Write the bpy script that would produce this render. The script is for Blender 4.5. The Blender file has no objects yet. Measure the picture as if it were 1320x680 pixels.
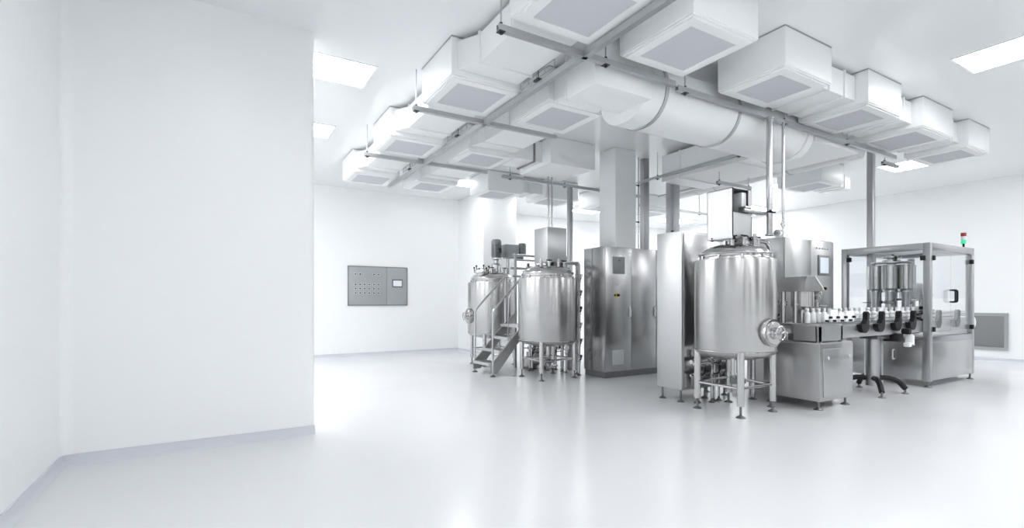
import bpy, bmesh, math, random
from mathutils import Vector, Matrix
random.seed(7)
PI = math.pi
sc = bpy.context.scene
COL = sc.collection
CEIL = 3.81

# ------------------------------------------------------------------ materials
def mat(name, color, rough=0.5, metal=0.0, spec=0.5, coat=0.0, aniso=0.0, tangent=None, emit=None, emit_s=0.0):
    m = bpy.data.materials.new(name); m.use_nodes = True
    nt = m.node_tree; b = nt.nodes['Principled BSDF']
    b.inputs['Base Color'].default_value = (*color, 1)
    b.inputs['Roughness'].default_value = rough
    b.inputs['Metallic'].default_value = metal
    b.inputs['Specular IOR Level'].default_value = spec
    b.inputs['Coat Weight'].default_value = coat
    if aniso:
        b.inputs['Anisotropic'].default_value = aniso; b.inputs['Anisotropic Rotation'].default_value = .25
        t = nt.nodes.new('ShaderNodeTangent'); t.direction_type = 'RADIAL'; t.axis = tangent or 'Z'
        nt.links.new(t.outputs[0], b.inputs['Tangent'])
    if emit:
        b.inputs['Emission Color'].default_value = (*emit, 1)
        b.inputs['Emission Strength'].default_value = emit_s
    return m

def brushed(m, scale=(3, 3, 160), r0=0.2, r1=0.34, c0=None, c1=None, bump=0.0):
    """grain of brushed sheet metal: stretched noise on roughness and a little on colour"""
    nt = m.node_tree; b = nt.nodes['Principled BSDF']
    tc = nt.nodes.new('ShaderNodeTexCoord'); mp = nt.nodes.new('ShaderNodeMapping')
    mp.inputs['Scale'].default_value = scale
    n = nt.nodes.new('ShaderNodeTexNoise'); n.inputs['Scale'].default_value = 1.0; n.inputs['Detail'].default_value = 4
    r = nt.nodes.new('ShaderNodeMapRange'); r.inputs[3].default_value = r0; r.inputs[4].default_value = r1
    nt.links.new(tc.outputs['Object'], mp.inputs[0]); nt.links.new(mp.outputs[0], n.inputs[0])
    nt.links.new(n.outputs[0], r.inputs[0]); nt.links.new(r.outputs[0], b.inputs['Roughness'])
    if c0:
        mx = nt.nodes.new('ShaderNodeMix'); mx.data_type = 'RGBA'
        mx.inputs[6].default_value = (*c0, 1); mx.inputs[7].default_value = (*c1, 1)
        nt.links.new(n.outputs[0], mx.inputs[0]); nt.links.new(mx.outputs[2], b.inputs['Base Color'])
    return m

def mottled(m, c0, c1, scale=0.6, r0=None, r1=None):
    nt = m.node_tree; b = nt.nodes['Principled BSDF']
    tc = nt.nodes.new('ShaderNodeTexCoord'); n = nt.nodes.new('ShaderNodeTexNoise')
    n.inputs['Scale'].default_value = scale; n.inputs['Detail'].default_value = 3
    mx = nt.nodes.new('ShaderNodeMix'); mx.data_type = 'RGBA'
    mx.inputs[6].default_value = (*c0, 1); mx.inputs[7].default_value = (*c1, 1)
    nt.links.new(tc.outputs['Object'], n.inputs[0]); nt.links.new(n.outputs[0], mx.inputs[0])
    nt.links.new(mx.outputs[2], b.inputs['Base Color'])
    if r0 is not None:
        r = nt.nodes.new('ShaderNodeMapRange'); r.inputs[3].default_value = r0; r.inputs[4].default_value = r1
        nt.links.new(n.outputs[0], r.inputs[0]); nt.links.new(r.outputs[0], b.inputs['Roughness'])
    return m

M = {}
M['wall'] = mottled(mat('wall_panel_white', (.885, .895, .9), .35), (.875, .888, .895), (.895, .9, .905), 0.5)
M['ceil'] = mottled(mat('ceiling_gloss_white', (.82, .84, .85), .14), (.81, .83, .84), (.835, .85, .857), 0.5)
M['floor'] = mottled(mat('floor_epoxy', (.8, .82, .85), .2, spec=.55), (.69, .70, .715), (.715, .725, .738), 0.7, .16, .26)
M['skirt'] = mat('skirting_grey', (.62, .64, .68), .4)
M['paint'] = mat('white_enamel', (.87, .885, .89), .4)
M['duct'] = mat('white_duct', (.86, .875, .88), .42)
M['filter'] = mat('filter_mesh_grey', (.60, .61, .64), .8)
M['galv'] = brushed(mat('galvanised_strut', (.52, .535, .55), .42, .9), (40, 40, 40), .35, .55)
M['tank'] = mat('tank_steel', (.52, .515, .51), .27, 1.0, aniso=.8)
M['dome'] = mat('dome_steel', (.58, .575, .57), .2, 1.0)
M['pipe'] = mat('pipe_steel', (.55, .55, .56), .2, 1.0)
M['sheet'] = brushed(mat('sheet_steel', (.5, .5, .5), .3, 1.0), (60, 60, 2), .29, .34)
M['sheet_d'] = brushed(mat('cabinet_steel', (.47, .47, .475), .26, 1.0), (60, 60, 2), .24, .28)
M['sheet_l'] = brushed(mat('light_steel', (.56, .565, .57), .34, 1.0), (60, 60, 2), .34, .4)
M['frame'] = brushed(mat('frame_steel', (.46, .465, .48), .3, 1.0), (2, 2, 80), .26, .4)
M['plinth'] = mat('plinth_steel', (.22, .225, .235), .4, .9)
M['dark'] = mat('dark_metal', (.07, .075, .08), .35, .6)
M['black'] = mat('black_plastic', (.012, .012, .014), .55, spec=.3)
M['motor'] = mat('grey_motor_paint', (.2, .21, .22), .45, .3)
M['white'] = mat('white_plastic', (.85, .86, .88), .35)
M['bottle'] = mat('white_bottle', (.86, .87, .89), .3)
M['grey'] = mat('grey_panel_paint', (.38, .40, .41), .4, .3)
M['grey2'] = mat('grey_panel_dark', (.25, .255, .26), .4, .4)
M['vent'] = mat('vent_grey', (.27, .275, .29), .5, .4)
M['ventl'] = mat('vent_light', (.55, .57, .57), .5, .2)
M['bezel'] = mat('screen_bezel', (.09, .1, .115), .4)
M['screen'] = mat('screen_glass', (.5, .55, .6), .12, emit=(.6, .68, .76), emit_s=.25)
M['yellow'] = mat('yellow_plate', (.62, .42, .04), .45)
M['red'] = mat('red_lens', (.32, .03, .03), .3)
M['green'] = mat('green_lens', (.03, .45, .25), .3, emit=(.1, .8, .4), emit_s=.45)
M['gpart'] = mat('green_valve_cap', (.05, .22, .16), .5)
M['lamp'] = mat('lamp_diffuser', (1, 1, 1), .5, emit=(1, 1, 1), emit_s=12.5)
M['refl_panel'] = mat('dark_refl_panel', (.05, .055, .06), .08)  # dark gloss of the added panels that show only in reflections
M['belt'] = mat('conveyor_chain', (.3, .31, .33), .45, .6)

def glass(name, haze=.06, gl=.1):
    m = bpy.data.materials.new(name); m.use_nodes = True
    nt = m.node_tree; nt.nodes.clear()
    out = nt.nodes.new('ShaderNodeOutputMaterial')
    tr = nt.nodes.new('ShaderNodeBsdfTransparent'); tr.inputs[0].default_value = (.97, .98, .985, 1)
    g = nt.nodes.new('ShaderNodeBsdfGlossy'); g.inputs['Roughness'].default_value = .03
    d = nt.nodes.new('ShaderNodeBsdfDiffuse'); d.inputs[0].default_value = (.9, .92, .94, 1)
    lw = nt.nodes.new('ShaderNodeLayerWeight'); fr = nt.nodes.new('ShaderNodeMath'); fr.operation = 'POWER'; fr.inputs[1].default_value = 5
    nt.links.new(lw.outputs['Facing'], fr.inputs[0])
    ad = nt.nodes.new('ShaderNodeMath'); ad.operation = 'MULTIPLY_ADD'; ad.inputs[1].default_value = .8; ad.inputs[2].default_value = .02+gl; ad.use_clamp = True
    m1 = nt.nodes.new('ShaderNodeMixShader'); m2 = nt.nodes.new('ShaderNodeMixShader'); m2.inputs[0].default_value = haze
    nt.links.new(fr.outputs[0], ad.inputs[0]); nt.links.new(ad.outputs[0], m1.inputs[0])
    nt.links.new(tr.outputs[0], m1.inputs[1]); nt.links.new(g.outputs[0], m1.inputs[2])
    nt.links.new(m1.outputs[0], m2.inputs[1]); nt.links.new(d.outputs[0], m2.inputs[2])
    nt.links.new(m2.outputs[0], out.inputs[0])
    return m
M['glass'] = glass('clear_pane', .01, .0)
M['glass_f'] = glass('front_pane', .05, .05)

# ------------------------------------------------------------------ mesh builder
class MB:
    def __init__(self): self.bm = bmesh.new()
    def box(self, x0, x1, y0, y1, z0, z1, bev=0.0):
        b = self.bm
        v = [b.verts.new(p) for p in ((x0,y0,z0),(x1,y0,z0),(x1,y1,z0),(x0,y1,z0),(x0,y0,z1),(x1,y0,z1),(x1,y1,z1),(x0,y1,z1))]
        fs = [b.faces.new([v[i] for i in f]) for f in ((3,2,1,0),(4,5,6,7),(0,1,5,4),(1,2,6,5),(2,3,7,6),(3,0,4,7))]
        if bev > 0:
            es = list({e for f in fs for e in f.edges})
            bmesh.ops.bevel(b, geom=es, offset=bev, segments=2, profile=.5, affect='EDGES')
        return self
    def prism(self, pts, a0, a1, axis='y'):
        """polygon pts in the two other axes, extruded along axis: x:(y,z) y:(x,z) z:(x,y)"""
        b = self.bm
        def P(p, a):
            return {'x': (a, p[0], p[1]), 'y': (p[0], a, p[1]), 'z': (p[0], p[1], a)}[axis]
        A = [b.verts.new(P(p, a0)) for p in pts]; B = [b.verts.new(P(p, a1)) for p in pts]
        n = len(pts); fs = [b.faces.new(A), b.faces.new(B[::-1])]
        for i in range(n): fs.append(b.faces.new([A[i], B[i], B[(i+1) % n], A[(i+1) % n]]))
        bmesh.ops.recalc_face_normals(b, faces=fs)
        return self
    def lathe(self, prof, c=(0,0,0), axis='z', n=32, sy=1.0, caps=True):
        """prof: list of (r, h) along axis from point c"""
        b = self.bm; rings = []
        ax = Vector({'x':(1,0,0),'y':(0,1,0),'z':(0,0,1)}[axis]) if isinstance(axis, str) else Vector(axis).normalized()
        u = ax.orthogonal().normalized()
        if isinstance(axis, str) and axis == 'z': u = Vector((1,0,0))
        w = ax.cross(u); c = Vector(c)
        for r, h in prof:
            if r < 1e-6: rings.append([b.verts.new(c + ax*h)])
            else: rings.append([b.verts.new(c + ax*h + u*(r*math.cos(2*PI*i/n)) + w*(r*sy*math.sin(2*PI*i/n))) for i in range(n)])
        fs = []
        for a, d in zip(rings, rings[1:]):
            for i in range(n):
                j = (i+1) % n
                if len(a) == 1 and len(d) == 1: continue
                if len(a) == 1: fs.append(b.faces.new([a[0], d[j], d[i]]))
                elif len(d) == 1: fs.append(b.faces.new([a[i], a[j], d[0]]))
                else: fs.append(b.faces.new([a[i], a[j], d[j], d[i]]))
        if caps:
            if len(rings[0]) > 1: fs.append(b.faces.new(rings[0][::-1]))
            if len(rings[-1]) > 1: fs.append(b.faces.new(rings[-1]))
        bmesh.ops.recalc_face_normals(b, faces=fs)
        return self
    def cyl(self, c, r, h, axis='z', n=20, bev=0.0):
        if bev: return self.lathe([(r-bev,0),(r,bev),(r,h-bev),(r-bev,h)], c, axis, n)
        return self.lathe([(r,0),(r,h)], c, axis, n)
    def tube(self, path, r, n=10, bend=0.0, closed=False):
        b = self.bm; P = [Vector(p) for p in path]
        if bend > 0:
            Q = [P[0]]
            for i in range(1, len(P)-1):
                d0 = (P[i-1]-P[i]); d1 = (P[i+1]-P[i]); k = min(bend, d0.length*.49, d1.length*.49)
                a = P[i]+d0.normalized()*k; c = P[i]+d1.normalized()*k
                for t in (0,.2,.4,.6,.8,1): Q.append(a*(1-t)**2+P[i]*2*t*(1-t)+c*t*t)
            Q.append(P[-1]); P = Q
        m = len(P); T = []
        for i in range(m):
            if closed: t = P[(i+1) % m]-P[i-1]
            else: t = P[min(i+1, m-1)]-P[max(i-1, 0)]
            T.append(t.normalized())
        u = T[0].orthogonal().normalized(); rings = []
        for i in range(m):
            u = (u - T[i]*u.dot(T[i])).normalized(); w = T[i].cross(u)
            rings.append([b.verts.new(P[i]+u*(r*math.cos(2*PI*k/n))+w*(r*math.sin(2*PI*k/n))) for k in range(n)])
        fs = []; pairs = list(zip(rings, rings[1:])) + ([(rings[-1], rings[0])] if closed else [])
        for a, d in pairs:
            for k in range(n): fs.append(b.faces.new([a[k], a[(k+1)%n], d[(k+1)%n], d[k]]))
        if not closed: fs += [b.faces.new(rings[0][::-1]), b.faces.new(rings[-1])]
        bmesh.ops.recalc_face_normals(b, faces=fs)
        return self
    def torus(self, c, R, r, axis='z', n=32, k=8):
        ax = Vector({'x':(1,0,0),'y':(0,1,0),'z':(0,0,1)}[axis]); u = ax.orthogonal().normalized(); w = ax.cross(u); c = Vector(c)
        return self.tube([c+u*(R*math.cos(2*PI*i/n))+w*(R*math.sin(2*PI*i/n)) for i in range(n)], r, k, closed=True)
    def build(self, name, m, parent=None, loc=None, label=None):
        b = self.bm
        bmesh.ops.recalc_face_normals(b, faces=b.faces[:])
        for f in b.faces: f.smooth = True
        for e in b.edges:
            if len(e.link_faces) == 2 and e.calc_face_angle(0) > 0.6: e.smooth = False
        me = bpy.data.meshes.new(name); b.to_mesh(me); b.free()
        me.materials.append(M[m] if isinstance(m, str) else m)
        o = bpy.data.objects.new(name, me); COL.objects.link(o)
        if parent: o.parent = parent
        if loc: o.location = loc
        if label: o['label'] = label
        return o

def tag(o, label, cat, group=None, kind=None):
    o['label'] = label; o['category'] = cat
    if group: o['group'] = group
    if kind: o['kind'] = kind
    return o
def thing(name, label, cat, loc=(0,0,0), group=None, rz=0):
    o = bpy.data.objects.new(name, None); COL.objects.link(o)
    o.location = loc; o.rotation_euler = (0,0,rz); o.empty_display_size = .1
    return tag(o, label, cat, group)
def dup(root, loc, label, group=None, rz=None, scale=None):
    r = root.copy(); COL.objects.link(r); r.location = loc; r['label'] = label
    if group: r['group'] = group
    if rz is not None: r.rotation_euler = (0,0,rz)
    for ch in list(root.children):
        c = ch.copy(); COL.objects.link(c); c.parent = r
        for g in list(ch.children):
            d = g.copy(); COL.objects.link(d); d.parent = c
    return r
def struct(name, mb, m, label, cat):
    o = mb.build(name, m); return tag(o, label, cat, kind='structure')

# ------------------------------------------------------------------ the room
X0, X1, Y0, Y1, YR = -1.04, 13.9, -5.0, 11.5, 12.4
struct('floor', MB().box(X0-.3, X1+.3, Y0-.3, YR+.3, -.1, 0), 'floor', 'glossy pale grey epoxy floor of the clean room', 'floor')
struct('ceiling', MB().box(X0-.3, X1+.3, Y0-.3, YR+.3, CEIL, CEIL+.1), 'ceil', 'glossy white flat ceiling above the whole room', 'ceiling')
struct('wall_left', MB().box(X0-.12, X0, Y0, Y1, 0, CEIL), 'wall', 'plain white wall along the left edge of the room', 'wall')
pt = MB()
r = .05; pts = [(X0, 5.0), (.78-r, 5.0)] + [(.78-r+r*math.sin(a), 5.0+r-r*math.cos(a)) for a in (PI/8, PI/4, 3*PI/8, PI/2)] + [(.78, 5.14), (X0, 5.14)]
struct('wall_partition', pt.prism(pts, 0, CEIL, 'z'), 'wall', 'white partition wall standing out at the left with a rounded free end', 'wall')
struct('wall_back', MB().box(X0, 5.22, Y1, Y1+.12, 0, CEIL), 'wall', 'far white wall that carries the grey control panel', 'wall')
struct('wall_step', MB().box(5.22, 6.1, 10.1, YR+.12, 0, CEIL, .02), 'wall', 'white wall pier standing out left of the tanks at the back', 'wall')
struct('wall_rear', MB().box(6.1, X1, YR, YR+.12, 0, CEIL), 'wall', 'white wall behind the tanks and cabinets', 'wall')
struct('wall_right', MB().box(X1, X1+.12, Y0, YR+.12, 0, CEIL), 'wall', 'white wall at the far right behind the filling machine', 'wall')
struct('wall_front', MB().box(X0, X1, Y0-.12, Y0, 0, CEIL), 'wall', 'white wall behind the camera', 'wall')
def cove_x(name, x, y0, y1, s, label):   # skirting along a wall of constant x, s = side the room lies on
    h = .075; p = [(x, 0), (x+s*.05, 0), (x+s*.03, .012), (x+s*.017, .03), (x+s*.012, h), (x, h)]
    mb = MB(); mb.prism([(q[0], q[1]) for q in p], y0, y1, 'y'); struct(name, mb, 'skirt', label, 'baseboard')
def cove_y(name, y, x0, x1, s, label):
    h = .075; p = [(y, 0), (y+s*.05, 0), (y+s*.03, .012), (y+s*.017, .03), (y+s*.012, h), (y, h)]
    struct(name, MB().prism(p, x0, x1, 'x'), 'skirt', label, 'baseboard')
cove_x('baseboard_left', X0, Y0, 5.0, 1, 'grey coved skirting along the left wall')
cove_y('baseboard_partition', 5.0, X0, .78, -1, 'grey coved skirting along the partition wall')
cove_y('baseboard_back', Y1, X0, 5.22, -1, 'grey coved skirting under the wall control panel')
cove_x('baseboard_step', 5.22, 10.1, Y1, -1, 'short grey skirting of the return wall at the back')
cove_y('baseboard_pier', 10.1, 5.17, 6.1, -1, 'short grey skirting on the front of the wall pier behind the tanks')
cove_y('baseboard_rear', YR, 6.1, X1, -1, 'grey coved skirting along the wall behind the tanks')
cove_x('baseboard_right', X1, Y0, YR, -1, 'grey coved skirting along the right wall')
# dark panels added behind the camera to put dark streaks in the steel's reflections
for k, (a, b) in enumerate(((-.3, .9), (2.6, 3.6), (5.4, 7.0), (8.6, 9.4), (11.0, 13.0))):
    m = MB(); m.box(a, b, Y0, Y0+.03, .5, 3.0)
    struct('reflection_panel_%d' % (k+1), m, 'refl_panel', 'dark panel added behind the camera for reflections in the steel', 'reflection_panel')
m = MB(); m.box(X1-.03, X1, -4.8, .2, .08, 1.95)  # added unseen panel, gives the cabinet doors a dark reflected band
struct('reflection_panel_6', m, 'refl_panel', 'long dark panel added on the right wall for reflections in the cabinets', 'reflection_panel')
# coved corner between left wall and partition
rc = .07; cp = [(X0, 5.0)] + [(X0+rc-rc*math.cos(a), 5.0-rc+rc*math.sin(a)) for a in [i*PI/12 for i in range(7)]]
struct('trim_1', MB().prism(cp, .075, CEIL, 'z'), 'wall', 'rounded white cove strip in the left corner of the room', 'trim')

# ------------------------------------------------------------------ ceiling lights and added fill panels
LG = 'recessed ceiling lights'
def light(x0, x1, y0, y1, label):
    t = thing('ceiling_light', label, 'ceiling light', ((x0+x1)/2, (y0+y1)/2, CEIL), LG)
    a, b = (x1-x0)/2, (y1-y0)/2; w = .02
    f = MB(); f.box(-a-w, a+w, -b-w, -b, -.008, 0); f.box(-a-w, a+w, b, b+w, -.008, 0); f.box(-a-w, -a, -b, b, -.008, 0); f.box(a, a+w, -b, b, -.008, 0)
    f.build('frame', 'paint', t)
    MB().box(-a, a, -b, b, -.005, 0).build('diffuser', 'lamp', t)
light(.27, 1.47, 5.4, 6.0, 'bright ceiling light panel right of the partition end, the nearer of two there')
light(.25, 1.45, 7.55, 8.15, 'bright ceiling light panel right of the partition end, the farther of two there')
light(6.68, 7.27, .92, 2.12, 'large bright ceiling light panel at the upper right edge of the picture')
light(10.8, 11.5, 3.95, 4.55, 'small bright ceiling light seen below the right row of filter units')
light(4.25, 4.85, 9.45, 10.0, 'small bright ceiling light glimpsed between the farthest left filter units')
for i, (x, y, s) in enumerate(((1.9, .3, 'in front of the big tank bay'), (12.9, 8.4, 'along the far right wall'), (12.6, 10.9, 'in the far right corner'), (4.2, -.2, 'above the open floor right of the camera'), (7.0, -1.6, 'above the right open floor'), (10.6, 1.2, 'right of the filling machine'),
                               (1.2, -2.4, 'just behind the camera'), (4.2, -3.2, 'in the row along the front wall'), (10.6, -2.6, 'in the front right corner'), (12.6, .8, 'near the right wall'), (-.35, 7.2, 'hidden behind the partition wall'), (-.35, 9.6, 'in the far left corner behind the partition'), (7.4, .4, 'in front of the conveyor'))):
    light(x-.6, x+.6, y-.3, y+.3, 'added ceiling fill panel ' + s)  # added fill panels, mostly out of view, to brighten the room
for x, y, s in ((6.78, 10.0, 'hidden behind the far row of filter units, left one'), (8.36, 10.0, 'hidden behind the far row of filter units, middle one'), (9.95, 10.0, 'hidden behind the far row of filter units, right one'), (10.85, 6.25, 'hidden behind the lone unit right of the vertical pipes')):
    light(x-.4, x+.4, y-.3, y+.3, 'added ceiling fill panel ' + s)  # added out of sight behind the units to brighten the rear
light(-.2, .7, 2.0, 2.4, 'small added ceiling fill panel over the left wall corner')  # added above the view to brighten the left wall and partition
light(8.5, 9.4, 10.75, 11.25, 'bright ceiling light panel seen low between the slim post and the white column')

# ------------------------------------------------------------------ filter units hung under the ceiling
UG = 'ceiling filter units'
ZB = 3.42
def unit(x0, x1, y0, y1, label, plain=False):
    t = thing('ventilation_filter_unit', label, 'air filter unit', ((x0+x1)/2, (y0+y1)/2, ZB), UG)
    a, b = (x1-x0)/2, (y1-y0)/2
    MB().box(-a, a, -b, b, .024, CEIL-ZB-.012, .004).build('housing', 'paint', t)
    c, d = a-.035, b-.035; g, h = a-.125, b-.125
    f = MB()
    f.box(-c, c, -d, -h, 0, .012); f.box(-c, c, h, d, 0, .012); f.box(-c, -g, -h, h, 0, .012); f.box(g, c, -h, h, 0, .012)
    f.box(-a+.012, a-.012, -b+.012, b-.012, .0122, .0238)
    f.build('frame', 'paint', t)
    MB().box(-g, g, -h, h, .0055, .0121).build('filter_panel', 'filter', t)
    fl = MB(); fl.box(-a, a, -b, b, CEIL-ZB-.011, CEIL-ZB-.001); fl.build('mounting_flange', 'galv', t)
    return t
unit(1.94, 2.74, 2.50, 3.30, 'large white filter unit cut off by the top edge, left of the long cross rail')
unit(3.08, 3.89, 2.51, 3.31, 'white filter unit right of the topmost one, second along the front row')
unit(4.50, 5.31, 2.64, 3.36, 'white filter unit third along the front row, above the big tank')
unit(6.13, 6.92, 2.67, 3.44, 'white filter unit fourth along the front row, left of the last two')
unit(7.54, 8.45, 2.68, 3.48, 'white filter unit fifth along the front row, beside the last one')
unit(9.02, 9.82, 2.69, 3.45, 'rightmost white filter unit at the end of the front row')
unit(1.92, 2.73, 4.38, 5.20, 'white filter unit second along the left row, its bottom seen below the long duct')
unit(1.92, 2.73, 6.38, 7.18, 'white filter unit third along the left row')
unit(1.92, 2.73, 8.48, 9.28, 'farthest white filter unit at the end of the left row')
unit(3.07, 3.88, 4.40, 5.22, 'white filter unit just right of the long rail, nearest of the inner row')
unit(3.07, 3.87, 6.42, 7.20, 'white filter unit second along the inner row right of the long rail')
unit(3.05, 3.86, 8.50, 9.30, 'farthest white filter unit of the inner row right of the long rail')
unit(4.48, 5.30, 8.48, 9.28, 'white filter unit above and beyond the rear left tank')
unit(5.86, 6.70, 8.50, 9.28, 'white filter unit above and beyond the front left tank')
unit(7.35, 8.15, 8.50, 9.28, 'white filter unit half hidden behind the white column')
unit(8.85, 9.65, 8.50, 9.28, 'far white filter unit seen between the two steel posts')
unit(9.30, 10.08, 4.80, 5.62, 'white filter unit behind the right vertical pipes, over the control cabinet')

DG = 'rectangular white air ducts'
def duct(x0, x1, y0, y1, z0, z1, label, axis, taper=.0):
    """straight rectangular duct with a flange near each end"""
    t = thing('ventilation_duct', label, 'air duct', ((x0+x1)/2, (y0+y1)/2, z0), DG)
    a, b, h = (x1-x0)/2, (y1-y0)/2, z1-z0
    m = MB()
    if axis == 'y':
        k = min(.22, b*.45)
        pts = [(-a-taper, -b), (-a, -b+k), (-a, b-k), (-a-taper, b), (a, b), (a, -b)]
    else:
        k = min(.22, a*.45)
        pts = [(-a, -b-taper), (-a, b), (a, b), (a, -b-taper), (a-k, -b), (-a+k, -b)]
    m.prism(pts, 0, h, 'z'); m.build('duct_body', 'duct', t)
    e = .018
    for s in ((-b+.24, b-.24) if axis == 'y' else (-a+.24, a-.24)):
        f = MB()
        if axis == 'y': f.box(-a-e, a+e, s-.012, s+.012, -e, h+e, .003)
        else: f.box(s-.012, s+.012, -b-e, b+e, -e, h+e, .003)
        f.build('joint_flange', 'duct', t)
    return t
for (y0, y1, s) in ((3.31, 4.37, 'nearest one'), (5.21, 6.37, 'middle one'), (7.19, 8.47, 'farthest one')):
    duct(2.1, 2.66, y0, y1, 3.49, 3.76, f'white air duct joining filter units of the left row, {s}', 'y', .12)
t = thing('ventilation_plenum_box', 'flat white duct box between the two nearest inner filter units', 'duct box', (3.25, 3.63, 3.20))
MB().box(-.36, .35, -.21, .23, 0, .56, .012).build('box_body', 'duct', t)
MB().box(-.37, .36, .21, .235, -.008, .57, .003).build('seam_flange', 'duct', t)
MB().prism([(-.15, .23), (-.12, .76), (.5, .76), (.37, .23)], .22, .54, 'z').build('side_duct', 'duct', t)
for (y0, y1, s) in ((5.23, 6.41, 'nearer one'), (7.21, 8.49, 'farther one')):
    duct(3.2, 3.84, y0, y1, 3.49, 3.76, f'white air duct along the inner row right of the long rail, {s}', 'y', .08)
for (x0, x1, s) in ((5.32, 6.12, 'left of the fourth unit'), (6.93, 7.53, 'left of the fifth unit'), (8.46, 9.01, 'left of the last unit')):
    duct(x0, x1, 2.80, 3.40, 3.49, 3.76, f'white air duct linking front row filter units, {s}', 'x', .0)
duct(10.1, 10.75, 5.0, 5.45, 3.47, 3.7, 'short white air duct beyond the right vertical pipes', 'x')
duct(5.31, 5.85, 8.65, 9.1, 3.5, 3.74, 'short white air duct in the far row above the tanks', 'x')
# plain box on the far middle duct
t = thing('ventilation_plenum_box', 'plain white duct box hung left of the white column', 'duct box', (4.85, 6.74, 3.40))
MB().box(-.43, .43, -.46, .46, 0, .40, .006).build('box_body', 'duct', t)
MB().box(-.445, .445, -.475, -.455, -.01, .405, .003).build('front_flange', 'duct', t)
m = MB(); m.box(-.92, -.43, -.22, .25, .06, .38, .004); m.build('side_duct', 'duct', t)
m = MB(); m.box(-.60, -.575, -.245, .275, .035, .395); m.build('flange', 'vent', t)
# big flat-oval duct along the front row
t = thing('ventilation_oval_duct', 'large white flat oval air duct hung along the middle, held by hoops', 'air duct', (3.58, 3.80, 3.09))
def oval(a, h, r, n=10):
    p = []
    for cx, cz, s in ((a-r, r, -PI/2), (a-r, h-r, 0), (-a+r, h-r, PI/2), (-a+r, r, PI)):
        for i in range(n+1): p.append((cx+r*math.cos(s+i*PI/2/n), cz+r*math.sin(s+i*PI/2/n)))
    return p
MB().prism(oval(.345, .62, .30), 0, 2.94, 'x').build('duct_body', 'duct', t)
for x in (.27, 1.43): 
    pth = [(x, q[0], q[1]) for q in oval(.353, .636, .308)]
    m = MB()
    o1 = oval(.346, .622, .301); o2 = oval(.356, .642, .311)
    A = [[m.bm.verts.new((xx, q[0], q[1]-zz)) for q in ov] for xx, ov, zz in ((x-.02, o1, .001), (x+.02, o1, .001), (x+.02, o2, .011), (x-.02, o2, .011))]
    n = len(o1)
    for k in range(4):
        for i in range(n): m.bm.faces.new([A[k][i], A[k][(i+1) % n], A[(k+1) % 4][(i+1) % n], A[(k+1) % 4][i]])
    m.build('hoop', 'galv', t)
for x in (2.8,):
    m = MB(); o2 = oval(.37, .66, .32); m.prism([(q[0], q[1]-.02) for q in o2], x-.015, x+.015, 'x'); m.build('joint_flange', 'duct', t)
m = MB()
for x in (.27, 1.43):
    for y in (-.3, .3): m.cyl((x, y, .6), .005, CEIL-3.09-.6, 'z', 8)
m.build('hanger_rod', 'galv', t)
# ducts running towards the back at the right
t = thing('ventilation_return_duct', 'long white round air duct running back behind the vertical pipes', 'air duct', (8.15, 4.0, 3.36))
MB().lathe([(.14, 0), (.145, .02), (.145, 3.4), (.14, 3.42)], (0, -.35, .14), 'y', 28).build('duct_body', 'duct', t)
for y in (.45, 1.5, 2.5): m = MB(); m.lathe([(.15, 0), (.155, .005), (.155, .03), (.15, .035)], (0, y, .14), 'y', 28); m.build('joint_band', 'paint', t)
for y in (.6, 2.0): m = MB(); m.torus((0, y+.1, .14), .152, .006, 'y'); m.cyl((0, y+.1, .29), .005, CEIL-3.36-.29, 'z', 8); m.build('hanger_ring', 'galv', t)
t = thing('ventilation_flat_duct', 'broad flat white air duct running back above the tall cabinets', 'air duct', (7.15, 4.75, 3.30))
MB().prism([(-.595, -1.29), (-.595, 1.25), (.5, 1.25), (.5, -1.29)], 0, .44, 'z').build('duct_body', 'duct', t)
for y in (-.2, .85): MB().box(-.61, .515, y, y+.03, -.018, .45, .003).build('joint_flange', 'duct', t)

# ------------------------------------------------------------------ support rails with threaded rods
RG = 'hanging steel support rails'
def rail(p, q, label, rods=(), z=3.36, h=.05, w=.045):
    """C channel from p to q (axis aligned), rods: distances along it"""
    ax = 'x' if abs(q[0]-p[0]) > abs(q[1]-p[1]) else 'y'
    L = (q[0]-p[0]) if ax == 'x' else (q[1]-p[1])
    t = thing('hanging_support_rail', label, 'support rail', (p[0], p[1], z), RG)
    a = w/2; prof = [(-a,0),(a,0),(a,h),(a-.012,h),(a-.012,h-.008),(a-.006,h-.008),(a-.006,.006),(-a+.006,.006),(-a+.006,h-.008),(-a+.012,h-.008),(-a+.012,h),(-a,h)]
    MB().prism(prof, 0, L, ax).build('channel', 'galv', t)
    for d in rods:
        m = MB(); c = (d, 0, .006) if ax == 'x' else (0, d, .006)
        m.cyl(c, .006, CEIL-z-.006, 'z', 8); m.build('hanger_rod', 'galv', t)
        m = MB(); m.cyl((c[0], c[1], h), .014, .02, 'z', 6); m.cyl((c[0], c[1], -.02), .014, .02, 'z', 6)
        m.box(c[0]-.028, c[0]+.028, c[1]-.028, c[1]+.028, -.006, 0); m.build('rod_nut', 'dark', t)
    return t
rail((2.72, 1.0), (2.72, 9.05), 'long steel rail running away from the camera beside the left row of units', (), 3.352, .058, .055)
rail((1.86, 3.36), (3.84, 3.36), 'steel cross rail below the topmost filter unit, left of the duct hoop', (.03, 1.1), 3.352, .05)
rail((3.93, 3.405), (8.62, 3.405), 'long steel cross rail below the front row of filter units', (.12, 1.85, 3.3), 3.352, .05)
rail((1.83, 5.235), (3.76, 5.235), 'steel cross rail at the second unit of the left row', (.04,), 3.352, .05)
rail((1.80, 7.225), (3.80, 7.225), 'steel cross rail at the third unit of the left row', (.04,), 3.352, .05)
rail((4.10, 7.24), (7.3, 7.24), 'steel cross rail above the front left tank', (.15, 1.3, 2.6), 3.33, .05)
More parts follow.
